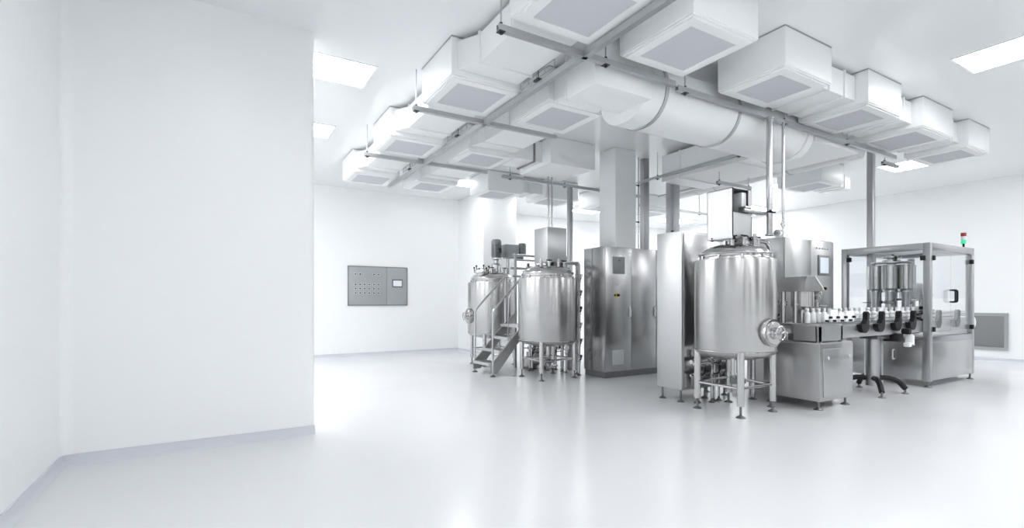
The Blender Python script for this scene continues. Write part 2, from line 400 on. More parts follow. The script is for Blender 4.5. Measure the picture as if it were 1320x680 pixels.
rail((6.50, 4.45), (6.50, 6.6), 'steel rail running back left of the right vertical pipes', (.05, 1.6), 3.36, .045)
rail((7.78, 3.7), (7.78, 7.2), 'steel rail running back beside the round air duct', (.05, 1.6, 3.2), 3.38, .04)
rail((7.9, 7.9), (10.2, 7.9), 'distant steel cross rail behind the two square posts', (.1, 2.0), 3.33, .05)
rail((6.75, 5.05), (7.6, 5.05), 'short steel cross rail behind the head of the big tank', (.05, .8), 3.10, .05)
rail((8.75, 3.62), (9.25, 3.62), 'short steel cross rail below the last two front row units', (.06,), 3.352, .05)
# wire tray pieces beside the long rail
for (y, s) in ((4.05, 'nearest'), (5.95, 'second'), (7.85, 'third')):
    t = thing('hanging_cable_tray', f'small steel wire tray clamped beside the long rail, {s} of three', 'cable tray', (2.70, y, 3.43), 'wire trays beside the long rail')
    m = MB()
    for z in (0, .07): m.tube([(-.02, -.3, z), (-.02, .3, z)], .004, 6)
    for k in range(5): m.tube([(-.02, -.3+k*.15, 0), (-.02, -.3+k*.15, .07)], .004, 6)
    m.build('wire_grid', 'galv', t)
    m = MB(); m.cyl((-.0, 0, -.02), .005, CEIL-3.43+.02, 'z', 8); m.box(-.035, .03, -.04, .04, -.02, 0, .002); m.build('clamp', 'dark', t)

# ------------------------------------------------------------------ columns and posts up to the ceiling
t = thing('duct_column', 'broad white duct column standing on the rear cabinet up to the ceiling', 'column', (5.87, 6.36, 2.14))
MB().box(-.235, .235, -.2, .2, .012, CEIL-2.14, .012).build('column_body', 'paint', t)
MB().box(-.26, .26, -.225, .225, 0, .012).build('base_flange', 'paint', t)
PG = 'square steel posts to the ceiling'
def post(x, y, z0, z1, w, label, d=None):
    d = d or w
    t = thing('steel_post', label, 'post', (x, y, z0), PG)
    MB().box(-w/2, w/2, -d/2, d/2, .01, z1-z0, .004).build('post_tube', 'frame', t)
    MB().box(-w/2-.02, w/2+.02, -d/2-.02, d/2+.02, 0, .01).build('base_plate', 'frame', t)
    return t
post(6.60, 6.45, 2.14, CEIL, .13, 'square steel post right of the white column', .1)
post(7.16, 6.30, 2.14, CEIL, .17, 'thick square steel post behind the tall cabinet beside the big tank', .17)
post(5.52, 7.24, 0, 3.33, .075, 'slim square steel post behind the front left tank')
post(9.22, 3.98, 0.0, CEIL-.002, .09, 'square steel post rising through the filling machine')
t = thing('conduit_pipe', 'thin steel conduit beside the right edge of the white column', 'pipe', (6.42, 6.42, 2.14))
MB().cyl((0, 0, 0), .013, CEIL-2.14, 'z', 10).build('pipe_run', 'pipe', t)
m = MB()
for z in (.5, 1.15): m.cyl((0, 0, z), .02, .03, 'z', 10); m.box(-.3, .0, -.008, .008, z+.008, z+.024)
m.build('clamp', 'dark', t)
for k, (dx, s) in enumerate(((-.035, 'left'), (.04, 'right'))):
    t = thing('supply_pipe', f'thin vertical steel pipe over the front left tank head, {s} of the pair', 'pipe', (4.83+dx, 6.89, 2.45))
    MB().cyl((0, 0, 0), .016, 3.33-2.45+.03, 'z', 12).build('pipe_run', 'pipe', t)
    MB().cyl((0, 0, 0), .03, .012, 'z', 12).build('flange', 'pipe', t)

# ------------------------------------------------------------------ tanks
def foot_pad(m, x, y, r=.045, h=.11):
    m.lathe([(r, 0), (r, .006), (r*.75, .016), (.013, .03), (.013, h)], (x, y, 0), 'z', 16)
def tank(name, label, loc, R, zb, zt, apex, legs, mw_dir, mw_z, grp):
    t = thing(name, label, 'tank', loc, grp)
    # body with dished bottom
    MB().lathe([(0, zb-.09), (R*.5, zb-.075), (R*.8, zb-.04), (R*.95, zb-.008), (R, zb+.03), (R, zt-.02), (R*.985, zt+.004), (R*.84, zt+.004)], (0,0,0), 'z', 72).build('vessel', 'tank', t)
    MB().torus((0,0,zb+.028), R+.001, .006, 'z', 72, 6).build('weld_bead', 'dome', t)
    # lid: flange, knuckle and dome
    h = apex-zt
    MB().lathe([(R*.83, .0), (R*.86, .006), (R*.86, .03), (R*.845, .04), (R*.85, h*.36), (R*.835, h*.5), (R*.76, h*.68), (R*.52, h*.9), (R*.24, h*1.02), (R*.22, h+.05), (0, h+.05)], (0,0,zt), 'z', 64).build('lid', 'dome', t)
    MB().torus((0,0,zt+h*.38), R*.855, .013, 'z', 64, 8).build('lid_rim', 'dome', t)
    for k in range(10):                                   # clamps round the rim
        a = 2*PI*k/10+.2; m = MB()
        c = (R*.87*math.cos(a), R*.87*math.sin(a), zt+.004)
        m.box(c[0]-.011, c[0]+.011, c[1]-.011, c[1]+.011, zt, zt+.05, .003); m.build('clamp', 'pipe', t)
    for k, a in enumerate((-2.6, -2.1, -1.5, -.9, -.3, .9)):     # nozzles on the dome
        rr = R*.55; m = MB(); c = (rr*math.cos(a), rr*math.sin(a), zt+h*.72)
        m.cyl(c, .024, .10, 'z', 14); m.cyl((c[0], c[1], c[2]+.085), .036, .022, 'z', 14)
        n = m.build('nozzle', 'pipe', t)
        m = MB()
        if k % 2: m.tube([(c[0]-.05, c[1], c[2]+.125), (c[0]+.05, c[1], c[2]+.125)], .009, 8); m.cyl((c[0], c[1], c[2]+.1), .01, .03, 'z', 8)
        else: m.cyl((c[0], c[1], c[2]+.107), .02, .045, 'z', 12, .004)
        m.build('cap', 'black' if k % 2 else 'pipe', n)
    zl = zb+.03
    for (x, y) in legs:                                  # legs with levelling feet
        m = MB(); m.cyl((x, y, .12), .037, zl-.12, 'z', 20, .003); l = m.build('leg', 'dome', t)
        m = MB(); foot_pad(m, x, y, .05, .125); m.build('foot', 'plinth', l)
    m = MB(); zz = .31
    for i in range(4): m.tube([(legs[i][0], legs[i][1], zz), (legs[(i+1) % 4][0], legs[(i+1) % 4][1], zz)], .016, 10)
    m.build('leg_brace', 'pipe', t)
    # manway: oval neck, cover, hand wheel
    d = Vector((mw_dir[0], mw_dir[1], 0)).normalized(); side = Vector((-d.y, d.x, 0))
    c = d*(R-.03) + Vector((0,0,mw_z))
    m = MB(); m.lathe([(.135, 0), (.135, .05), (.15, .052), (.15, .072), (.12, .074)], c, d, 36); w = m.build('manway', 'dome', t)
    m = MB(); m.lathe([(.125, .074), (.12, .09), (.07, .105), (.02, .11), (.02, .15), (0, .152)], c, d, 36); m.build('manway_cover', 'dome', w)
    m = MB(); m.tube([c+d*.15+side*(.075*math.cos(a))+Vector((0,0,.075*math.sin(a))) for a in [2*PI*i/20 for i in range(20)]], .008, 8, closed=True)
    for i in range(3):
        a = 2*PI*i/3+.3; v = side*(.075*math.cos(a))+Vector((0,0,.075*math.sin(a))); m.tube([c+d*.145, c+d*.15+v], .007, 8)
    m.tube([c+d*.11-side*.17+Vector((0,0,.0)), c+d*.11+side*.17], .012, 8)
    m.build('hand_wheel', 'pipe', w)
    # outlet and sight pipes below
    m = MB(); m.cyl((0,0,zb-.24), .03, .16, 'z', 16); m.cyl((0,0,zb-.26), .046, .02, 'z', 16); m.tube([(0,0,zb-.24), (0,0,.16), (.25,.1,.16)], .025, 12, .06)
    m.build('outlet_pipe', 'pipe', t)
    m = MB(); m.cyl((0,0,zb-.37), .05, .09, 'z', 16, .01); m.tube([(0,-.03,zb-.33), (0,-.11,zb-.33)], .012, 8); m.box(-.03, .03, -.13, -.1, zb-.35, zb-.31, .004)
    m.build('outlet_valve', 'motor', t)
    m = MB(); m.tube([(-R*.55, -R*.35, zb-.05), (-R*.55, -R*.35, zb-.25), (-R*.1, -R*.2, zb-.28), (0,0,zb-.28)], .014, 10, .05); m.build('drain_pipe', 'pipe', t)
    return t
TG = 'stainless process tanks'
big = tank('mixing_tank', 'large stainless tank in front of the tall cabinet, nearest of the three', (5.115, 3.6, 0), .441, .67, 1.716, 1.905,
           [(-.31,-.295),(.285,-.285),(.33,.31),(-.3,.27)], (-.03,-1), .91, TG)
t2 = tank('mixing_tank', 'stainless tank right of the steps, in front of the rear steel cabinet', (4.67, 6.72, 0), .491, .60, 1.62, 1.845,
          [(-.33,-.30),(.34,-.27),(.31,.29),(-.34,.27)], (.6,.8), .95, TG)
t1 = tank('mixing_tank', 'stainless tank left of the steps, farthest of the three', (4.70, 8.72, 0), .485, .60, 1.62, 1.845,
          [(-.33,-.31),(.33,-.31),(.33,.3),(-.33,.24)], (-1,.05), .96, TG)

# agitator drives: boxes on the two front tanks
t = thing('drive_housing', 'tall steel drive housing on top of the big tank, open at one upper side', 'drive housing', (5.0, 3.585, 1.90))
w, d, h = .165, .165, .60
m = MB(); m.box(-w, -w+.008, -d, d, .05, h); m.box(-w, w, d-.008, d, .05, h); m.box(w-.008, w, -d, d, .05, h); m.box(-w, w, -d, d, .045, .053)
m.box(-w, w, -d, -d+.008, .05, .33); m.box(w-.05, w, -d, -d+.008, .33, h); m.box(-w, -w+.01, -d, -d+.008, .33, h); m.box(-w, w, -d, d, h-.008, h); m.build('cover', 'sheet_l', t)
m = MB(); m.cyl((0,0,-.05), .05, .1, 'z', 20); m.cyl((0,0,.03), .085, .02, 'z', 20)
for a in (0, PI/2, PI, 3*PI/2): m.box(.07*math.cos(a)-.014, .07*math.cos(a)+.014, .07*math.sin(a)-.014, .07*math.sin(a)+.014, -.04, .05)
m.build('lantern', 'pipe', t)
m = MB(); m.cyl((-.04,.0,.33), .07, .2, 'z', 20, .01); m.box(-.12, .04, -.1, .06, .3, .34, .004)
for k in range(5): m.lathe([(.075, .36+.03*k), (.075, .37+.03*k)], (-.04, 0, 0), 'z', 20)
m.build('motor', 'motor', t)
m = MB(); m.box(-.02, .42, -.21, -.13, .34, .375, .004); m.box(-.02, .10, -.22, -.13, .375, .40, .004); m.build('bracket_arm', 'sheet_l', t)
m = MB(); m.box(.20, .34, -.06, .05, .06, .33, .006); m.build('junction_box', 'sheet_l', t)
m = MB()
for x, y in ((-.15, -.15), (-.15, .13), (.02, -.17), (.14, -.16)): m.cyl((x, y-.02, .03), .016, .04, 'z', 8); m.tube([(x-.02, y-.03, .06), (x+.03, y-.03, .07)], .01, 6)
m.build('knob', 'black', t)
MB().box(.03, .115, -.14, -.02, .36, .57, .006).build('terminal_box', 'white', t)
t = thing('drive_housing', 'steel box housing on top of the front left tank', 'drive housing', (4.71, 6.71, 1.83))
m = MB(); m.box(-.19, .19, -.19, .19, .05, .615, .006); m.build('cover', 'sheet_l', t)
m = MB(); m.cyl((0,0,-.03), .06, .1, 'z', 20); m.cyl((0,0,.0), .1, .02, 'z', 20); m.build('lantern', 'pipe', t)
m = MB(); m.cyl((.06, -.06, .02), .02, .05, 'z', 10); m.box(-.05, .12, -.18, -.12, .0, .05, .004); m.build('seal_pot', 'plinth', t)
# motor on the far tank
t = thing('agitator_motor', 'grey vertical electric motor on the lid of the far left tank', 'motor', (4.80, 8.72, 1.98))
m = MB(); m.lathe([(.10, -.16), (.10, .0), (.055, .03), (.055, .09), (.10, .11), (.10, .14)], (0,0,0), 'z', 24); m.build('lantern', 'pipe', t)
m = MB(); m.lathe([(.09, .14), (.095, .15), (.095, .42), (.09, .43)], (0,0,0), 'z', 28)
for k in range(14):
    a = 2*PI*k/14; m.box(.094*math.cos(a)-.006, .094*math.cos(a)+.006, .094*math.sin(a)-.006, .094*math.sin(a)+.006, .17, .40)
m.build('motor_body', 'motor', t)
MB().lathe([(.102, .41), (.104, .42), (.104, .47), (.08, .51), (0, .515)], (0,0,0), 'z', 28).build('fan_cowl', 'vent', t)
m = MB(); m.box(-.04, .04, -.15, -.09, .23, .33, .006); m.build('terminal_box', 'dark', t)
t = thing('gear_drive', 'square grey gearbox with a small motor beside the far tank motor', 'gear drive', (5.10, 8.72, 2.0))
MB().box(-.14, .16, -.12, .12, .15, .40, .012).build('gearbox', 'grey', t)
m = MB(); m.cyl((-.03, 0, -.27), .04, .42, 'z', 14); m.box(-.1, .1, -.1, .1, .12, .15, .004); m.build('pedestal', 'pipe', t)
m = MB(); m.lathe([(.075, .0), (.08, .02), (.08, .22), (.07, .25), (0, .255)], (.28, -.05, .19), 'z', 20); m.cyl((.28, -.05, .12), .03, .08, 'z', 12); m.tube([(.28,-.05,.15),(.1,0,.15)], .03, 10); m.build('motor_body', 'motor', t)
# open hatch on the far tank lid
t = thing('tank_hatch', 'raised round hatch with wing nuts on the lid of the far left tank', 'hatch', (4.42, 8.62, 1.74))
ax = Vector((-.18, -.25, 1)).normalized()
MB().lathe([(.10, 0), (.10, .07), (.15, .08), (.155, .10), (.15, .125), (.08, .15), (0, .155)], (0,0,0), ax, 28).build('cover', 'dome', t)
u = ax.orthogonal().normalized(); v = ax.cross(u)
for k in range(6):
    a = 2*PI*k/6; c = u*(.145*math.cos(a))+v*(.145*math.sin(a))+ax*.12
    m = MB(); m.lathe([(.008, 0), (.008, .05), (.018, .052), (.018, .075), (0, .08)], c, ax, 10); m.build('wing_nut', 'black', t)

# ------------------------------------------------------------------ steps between the tanks
t = thing('access_steps', 'steel access steps with two sloping handrails between the left tanks', 'steps', (3.9, 7.54, 0))
run, rise = .185, .21; W = .32
for s in (-1, 1):
    y = s*W
    m = MB(); m.prism([(-.04, .06), (.10, .06), (.10+4.1*run, .14+4*rise), (.10+4.1*run-.0, .24+4*rise-.02), (4*run-.16, 4*rise), (-.04, .19)], y-.012, y+.012, 'y'); m.build('stringer', 'sheet', t)
for k in range(4):
    m = MB(); x = .0+k*run; m.box(x-.05, x+.20, -W+.012, W-.012, (k+1)*rise-.03, (k+1)*rise, .003); m.box(x-.055, x-.04, -W+.012, W-.012, (k+1)*rise-.045, (k+1)*rise+.002, .002); m.build('tread', 'sheet_l', t)
m = MB(); m.box(.70, 1.25, -W+.05, W-.05, 4*rise-.04, 4*rise, .004); m.build('platform', 'sheet_l', t)
for s in (-1, 1):
    y = s*(W+.012)
    m = MB(); m.tube([(0, y, .03), (0, y, 1.09), (.62, y, 1.72), (.62, y, .84)], .017, 10, .06)
    m.tube([(.36, y, 1.42), (.31, y, 1.32), (.28, y, .58)], .008, 8, .02)
    m.build('handrail', 'pipe', t)
m = MB()
for s in (-1, 1): foot_pad(m, .0, s*(W+.012), .05, .08)
m.build('foot', 'plinth', t)
m = MB()
for s in (-1, 1):
    m.box(1.18, 1.22, s*(W-.07)-.02, s*(W-.07)+.02, .05, .80); foot_pad(m, 1.2, s*(W-.07), .04, .06)
m.build('platform_leg', 'pipe', t)

# ------------------------------------------------------------------ pipework behind the left tanks
def valve(m, c, ax='z', r=.03):
    m.lathe([(r*1.4, 0), (r*1.4, .012), (r*.9, .015), (r*1.1, .04), (r*.9, .065), (r*1.4, .068), (r*1.4, .08)], c, ax, 14)
def manifold(name, label, loc, x0, x1, y0, y1, zmax, nv, nh, seed):
    rnd = random.Random(seed); t = thing(name, label, 'pipework', loc)
    xs = [(rnd.uniform(x0, x1), rnd.uniform(y0, y1)) for _ in range(nv)]
    for i, (x, y) in enumerate(xs):
        r = rnd.choice((.014, .019, .025, .03)); top = zmax*rnd.uniform(.55, 1.0)
        x2 = x+rnd.uniform(-.2, .2)
        m = MB(); m.tube([(x, y, .05), (x, y, top), (min(max(x2, x0), x1), y, top)], r, 10, .05); p = m.build('pipe_run', 'pipe', t)
        z = rnd.uniform(.2, .45)
        for vz in (z, z+rnd.uniform(.2, .35)): m = MB(); valve(m, (x, y, vz), 'z', r); m.build('valve', 'dome', p)
        m = MB(); m.tube([(x, y-.03, z+.04), (x, y-.10, z+.05), (x, y-.11, z+.12)], .009, 8, .02); m.cyl((x-.0, y-.115, z+.1), .014, .05, 'z', 8); m.build('handle', rnd.choice(('black', 'black', 'dark', 'dark')), p)
        m = MB(); foot_pad(m, x, y, .04, .07); m.build('foot', 'plinth', p)
    for i in range(nh):
        z = rnd.uniform(.16, .55) if i < nh*.6 else rnd.uniform(zmax*.6, zmax*.98); y = rnd.uniform(y0, y1)
        m = MB(); m.tube([(x0, y, z), (x1, y, z)], rnd.choice((.014, .02, .026)), 10); p = m.build('pipe_run', 'pipe', t)
        for k in range(3): m = MB(); valve(m, (x0+(x1-x0)*rnd.uniform(.05, .85), y, z), 'x', .026); m.build('valve', 'dome', p)
    return t
t = thing('valve_station', 'stack of valves on upright pipes between front left tank and rear cabinet', 'pipework', (5.24, 6.62, 0))
for k, (x, y, r, top) in enumerate(((.0, .0, .024, 1.9), (.06, .13, .03, 1.9), (-.02, .33, .02, 2.05), (.02, .50, .03, 1.95))):
    m = MB(); m.tube([(x, y, .04), (x, y, top), (x-.3, y+.02, top)], r, 12, .06); p = m.build('pipe_run', 'pipe', t)
    for q in range(6):
        z = .22+.27*q+.06*k
        m = MB(); valve(m, (x, y, z), 'z', r*1.2); v = m.build('valve', 'dome', p)
        m = MB(); m.tube([(x, y, z+.04), (x-.03, y-.09, z+.05), (x-.03, y-.10, z+.11)], .01, 8, .02); m.cyl((x-.03, y-.1, z+.09), .017, .045, 'z', 10); m.build('handle', ('black', 'dark', 'dome', 'gpart')[(q+k) % 4] if z < .7 else ('black', 'dark', 'dome')[(q+k) % 3], v)
    m = MB(); foot_pad(m, x, y, .04, .06); m.build('foot', 'plinth', p)
t = thing('pipe_rack', 'horizontal steel pipes with valves over the gap between the two left tanks', 'pipework', (4.85, 7.98, 0))
for k, (y, z, r) in enumerate(((0, 1.72, .022), (.08, 1.88, .026), (-.1, 2.02, .016), (.0, 2.12, .022))):
    m = MB(); m.tube([(-.1, y, z), (.75, y, z), (.75, y, .1)], r, 12, .06); p = m.build('pipe_run', 'pipe', t)
    for vx in (.1+.15*k, .42+.05*k): m = MB(); valve(m, (vx, y, z), 'x', .034); m.build('valve', 'dome', p)
    MB().box(.15+.15*k-.03, .15+.15*k+.03, y-.09, y-.02, z-.02, z+.04, .008).build('actuator', 'vent', p)
    m = MB(); m.cyl((.14+.15*k, y, z+.02), .025, .08, 'z', 12); m.build('handle', 'dark', p)
for x in (-.05, .6):
    MB().box(x-.02, x+.02, -.02, .02, .0, 2.15).build('rack_post', 'frame', t)
manifold('pipe_manifold', 'low stainless pipes and valves seen below the front left tank', (4.55, 7.45, 0), .25, .95, -.12, .2, .72, 9, 6, 9)
manifold('pipe_manifold', 'stainless pipes and valves at the far side of the two left tanks', (5.38, 8.2, 0), -.1, .3, -.5, .35, 2.0, 7, 7, 12)
for (x, y, s) in ((4.95, 7.72, 'left'), (5.35, 7.73, 'right')):
    t = thing('pump', f'small floor pump among the pipes under the front left tank, {s} one', 'pump', (x, y, 0))
    m = MB(); m.box(-.08, .12, -.07, .07, 0, .05, .005); m.build('base', 'plinth', t)
    m = MB(); m.lathe([(.07, 0), (.075, .02), (.075, .18), (.06, .2), (0, .205)], (0, 0, .13), 'x', 20); m.build('motor_body', 'sheet_l', t)
    m = MB(); m.lathe([(.09, -.08), (.1, -.06), (.1, -.02), (.07, 0)], (0, 0, .13), 'x', 24); m.cyl((-.05, 0, .2), .025, .12, 'z', 12); m.build('pump_head', 'dome', t)

# ------------------------------------------------------------------ cabinets
t = thing('electrical_cabinet', 'three door steel cabinet at the back below the white column', 'cabinet', (5.36, 6.09, 0))
D = .55; Wd = 2.28; H = 2.14
MB().box(0, Wd, .02, D, .10, H, .004).build('body', 'sheet_d', t)
MB().box(.015, Wd-.015, .03, D-.02, 0, .10).build('plinth', 'plinth', t)
xs = (0, .57, 1.15, 1.72, Wd)
for k in range(4):
    a, b = xs[k]+.003, xs[k+1]-.003
    m = MB(); m.box(a, b, 0, .0195, .115, H-.012, .003); dr = m.build('door', 'sheet_d', t)
    if k in (0, 1, 2):
        m = MB(); hx = b-.035; m.box(hx-.016, hx+.016, -.012, 0, .98, 1.17, .004); m.box(hx-.011, hx+.011, -.028, -.012, 1.0, 1.12, .004); m.build('handle', 'white', dr)
    if k == 0:
        m = MB(); m.box(.16, .41, -.012, 0, 1.70, 1.98, .004); vn = m.build('vent_grille', 'vent', dr)
        m = MB(); m.cyl((.285, -.0125, 1.92), .014, .004, (0,-1,0), 14); m.build('lock', 'dark', vn)
        m = MB(); m.box(.14, .39, -.012, 0, .21, .45, .004)
        for i in range(7): m.box(.16, .37, -.015, -.012, .24+i*.028, .25+i*.028)
        m.build('lower_vent', 'ventl', dr)
        m = MB(); m.cyl((.255, 0, 1.53), .014, .012, (0,-1,0), 16); m.build('indicator_lamp', 'white', dr)
        m = MB(); m.box(.21, .30, -.006, 0, 1.32, 1.38, .003); es = m.build('switch_plate', 'yellow', dr)
        m = MB(); m.cyl((.262, -.006, 1.35), .022, .025, (0,-1,0), 16); m.cyl((.2, 0, 1.35), .012, .012, (0,-1,0), 12); m.build('stop_button', 'black', es)
# side skin seam
m = MB(); m.box(-.004, .0, .33, .336, .11, H-.01); m.build('side_seam', 'plinth', t)

t = thing('tall_cabinet', 'narrow tall steel cabinet on feet standing behind the big tank', 'cabinet', (4.90, 4.17, 0))
MB().box(0, .95, 0, .40, .15, 2.12, .006).build('body', 'sheet_l', t)
m = MB(); m.box(.03, .92, -.012, 0, .18, 2.09, .003); m.build('door', 'sheet_d', t)
for x, y in ((.04, .05), (.04, .34), (.5, .06), (.9, .06), (.9, .34)):
    m = MB(); foot_pad(m, x, y, .045, .15); m.build('foot', 'plinth', t)
m = MB(); m.lathe([(.02, 0), (.02, .03), (0, .035)], (.06, .2, 2.12), 'z', 12); m.build('lifting_eye', 'dark', t)

t = thing('control_cabinet', 'wide steel control cabinet with a touch screen behind the capping station', 'cabinet', (6.47, 3.80, 0))
MB().box(0, 1.22, .02, .55, .1, 2.115, .004).build('body', 'sheet', t)
MB().box(.01, 1.21, .03, .53, 0, .1).build('plinth', 'plinth', t)
for k, (a, b) in enumerate(((.003, .617), (.623, 1.217))):
    dr = MB().box(a, b, 0, .0195, .115, 2.10, .003).build('door', 'sheet', t)
    if k == 1:
        m = MB(); m.box(.80, 1.09, -.014, 0, 1.615, 1.905, .004); bz = m.build('screen_bezel', 'grey2', dr)
        m = MB(); m.box(.835, 1.055, -.017, -.014, 1.65, 1.87); m.build('screen', 'screen', bz)
        m = MB(); m.cyl((.94, 0, 1.43), .034, .01, (0,-1,0), 20); es = m.build('switch_plate', 'yellow', dr)
        m = MB(); m.cyl((.945, -.01, 1.43), .02, .03, (0,-1,0), 16); m.cyl((.86, 0, 1.43), .012, .014, (0,-1,0), 12); m.build('stop_button', 'black', es)
        for i in range(5):
            m = MB(); m.cyl((.77+i*.075, 0, 2.0), .012, .012, (0,-1,0), 12); m.build('indicator_lamp', 'white', dr)

# ------------------------------------------------------------------ pipes beside the big tank
t = thing('supply_pipe', 'thick vertical steel pipe from the ceiling rail to the big tank', 'pipe', (5.43, 3.37, 2.0))
MB().cyl((0, 0, 0), .034, 3.36-2.0, 'z', 18).build('pipe_run', 'pipe', t)
m = MB(); m.torus((0, 0, .27), .036, .008, 'z', 18, 6); m.tube([(-.05, -.03, .285), (-.03, -.04, .27), (.04, -.04, .265)], .01, 8); m.build('clamp', 'black', t)
m = MB(); m.cyl((0, 0, 0), .05, .02, 'z', 18); m.cyl((0, 0, 1.33), .05, .02, 'z', 18); m.build('flange', 'pipe', t)
t = thing('supply_pipe', 'thin vertical steel pipe with an elbow right of the big tank', 'pipe', (5.70, 3.37, 2.02))
MB().tube([(0, 0, 1.33), (0, 0, .06), (-.02, 0, .02), (-.17, 0, .02)], .018, 12, .05).build('pipe_run', 'pipe', t)
m = MB(); valve(m, (-.13, 0, .02), 'x', .032); m.cyl((0, 0, .12), .032, .03, 'z', 14); m.tube([(-.08, -.03, .05), (-.07, -.05, .09), (-.12, -.06, .11)], .011, 8); m.build('valve', 'white', t)
t = thing('transfer_pipe', 'bent steel pipe running from the big tank lid down its right side', 'pipe', (5.62, 3.52, 0))
MB().tube([(-.36, -.05, 1.80), (-.30, -.05, 1.95), (-.08, -.05, 1.95), (.0, -.05, 1.85), (.0, -.05, .55), (.0, -.05, .25)], .026, 14, .12).build('pipe_run', 'pipe', t)
for vz in (1.2, 1.0, .6): m = MB(); valve(m, (0, -.05, vz), 'z', .034); m.build('valve', 'dome', t)
m = MB(); m.box(-.03, .03, -.14, -.08, .99, 1.06, .01); m.box(-.035, .02, -.13, -.085, 1.2, 1.26, .01); m.tube([(0,-.1,1.05),(.02,-.14,1.1)], .012, 8); m.build('handle', 'black', t)
m = MB(); foot_pad(m, 0, -.05, .045, .26); m.build('foot', 'plinth', t)
t = thing('riser_pipe', 'straight dark steel riser between the big tank and the control cabinet', 'pipe', (5.86, 3.86, 0))
MB().tube([(0, 0, .03), (0, 0, 2.0), (-.1, 0, 2.06), (-.3, 0, 2.06)], .03, 14, .06).build('pipe_run', 'pipe', t)
m = MB(); foot_pad(m, 0, 0, .05, .06); m.build('foot', 'plinth', t)
manifold('pipe_manifold', 'low stainless pipes and valves under the big tank', (5.3, 4.0, 0), -.35, .25, -.02, .1, .6, 5, 3, 21)

# ------------------------------------------------------------------ capping station
t = thing('capping_station', 'steel capping station with a hooded cap sorter right of the big tank', 'machine', (5.88, 3.05, 0))
MB().box(0, .74, 0, .68, .10, .755, .006).build('body', 'sheet', t)
dr = MB().box(.06, .70, -.012, 0, .15, .70, .004).build('door', 'sheet_l', t)
for x in (.15, .62):
    m = MB(); m.lathe([(.014, 0), (.014, .008), (.008, .012), (0, .014)], (x, -.012, .60), (0,-1,0), 14); m.box(x-.004, x+.004, -.024, -.014, .575, .6); m.build('latch', 'white', dr)
for x, y in ((.06, .05), (.66, .05), (.06, .62), (.66, .62)):
    m = MB(); foot_pad(m, x, y, .05, .105); m.build('foot', 'plinth', t)
MB().box(-.01, .70, -.01, .62, .755, .775, .003).build('deck', 'sheet_l', t)
MB().box(-.01, .50, .0, .60, .958, .984, .003).build('table_top', 'sheet', t)
m = MB(); m.box(.0, .012, .05, .30, .79, .958); m.box(.0, .5, .0, .012, .79, .958); m.build('front_panel', 'sheet_l', t)
for x, y in ((.0, .0), (.46, .0), (.0, .56), (.46, .56)): MB().box(x, x+.035, y, y+.035, .775, .958).build('upright', 'frame', t)
m = MB(); m.cyl((.33, .25, .79), .10, .12, 'z', 24, .01); m.cyl((.42, .4, .79), .06, .14, 'z', 20, .01); m.box(.05, .2, .1, .4, .785, .86, .01); m.build('drive_unit', 'motor', t)
# posts, bowl and hood
m = MB(); m.cyl((.08, .48, .984), .035, .386, 'z', 18); m.cyl((.08, .48, 1.20), .05, .02, 'z', 18); m.cyl((.08, .48, 1.23), .05, .02, 'z', 18); m.build('post', 'pipe', t)
m = MB(); m.cyl((.14, .36, .984), .03, .386, 'z', 18); m.cyl((.14, .36, 1.2), .045, .02, 'z', 18); m.build('post', 'pipe', t)
m = MB(); m.lathe([(.09, 1.15), (.125, 1.19), (.125, 1.38), (.11, 1.39)], (.26, .34, 0), 'z', 36); m.lathe([(.06, .984), (.06, 1.15)], (.26, .34, 0), 'z', 20); m.build('sorter_bowl', 'tank', t)
m = MB(); m.prism([(.05, 1.37), (.06, 1.46), (.10, 1.545), (.27, 1.545), (.44, 1.40), (.44, 1.37)], .20, .50, 'y'); m.build('hood', 'sheet', t)
m = MB(); m.prism([(.26, 1.55), (.27, 1.557), (.47, 1.392), (.46, 1.384)], .19, .51, 'y'); m.build('hood_flap', 'white', t)
m = MB(); m.tube([(.42, .26, 1.38), (.44, .26, 1.2), (.54, .2, 1.2)], .014, 8, .03); m.cyl((.44, .26, 1.18), .03, .05, 'z', 12); m.box(.41, .47, .23, .29, 1.27, 1.32, .006); m.box(.40, .48, .22, .30, 1.33, 1.37, .006); m.build('cap_chute', 'pipe', t)
m = MB(); m.box(-.01, .01, .52, .56, .984, 1.38); m.build('side_bracket', 'frame', t)

# ------------------------------------------------------------------ conveyor
CY0, CY1, CX0, CX1 = 3.14, 3.40, 6.40, 10.78
t = thing('bottle_conveyor', 'straight bottle conveyor from the capping station into the filling machine', 'conveyor', (CX0, CY0, 0))
L = CX1-CX0; Wc = CY1-CY0
m = MB(); m.box(.0, L, 0, .012, .80, .965, .003); m.build('side_plate', 'sheet_l', t)
m = MB(); m.box(.0, L, Wc-.012, Wc, .80, .965, .003); m.build('side_plate', 'sheet', t)
m = MB(); m.box(0, L, .03, Wc-.03, .95, .98, .008)
for k in range(int(L/.06)): m.box(k*.06, k*.06+.054, .045, Wc-.045, .98, .985)
m.build('chain', 'belt', t)
for (y, zz) in ((-.005, 1.03), (-.005, 1.085), (Wc+.005, 1.03), (Wc+.005, 1.085)):
    m = MB(); m.tube([(.05, y+(.035 if y < 0 else -.035), zz), (L-.1, y+(.035 if y < 0 else -.035), zz)], .009, 8); m.build('guide_rail', 'sheet_l', t)
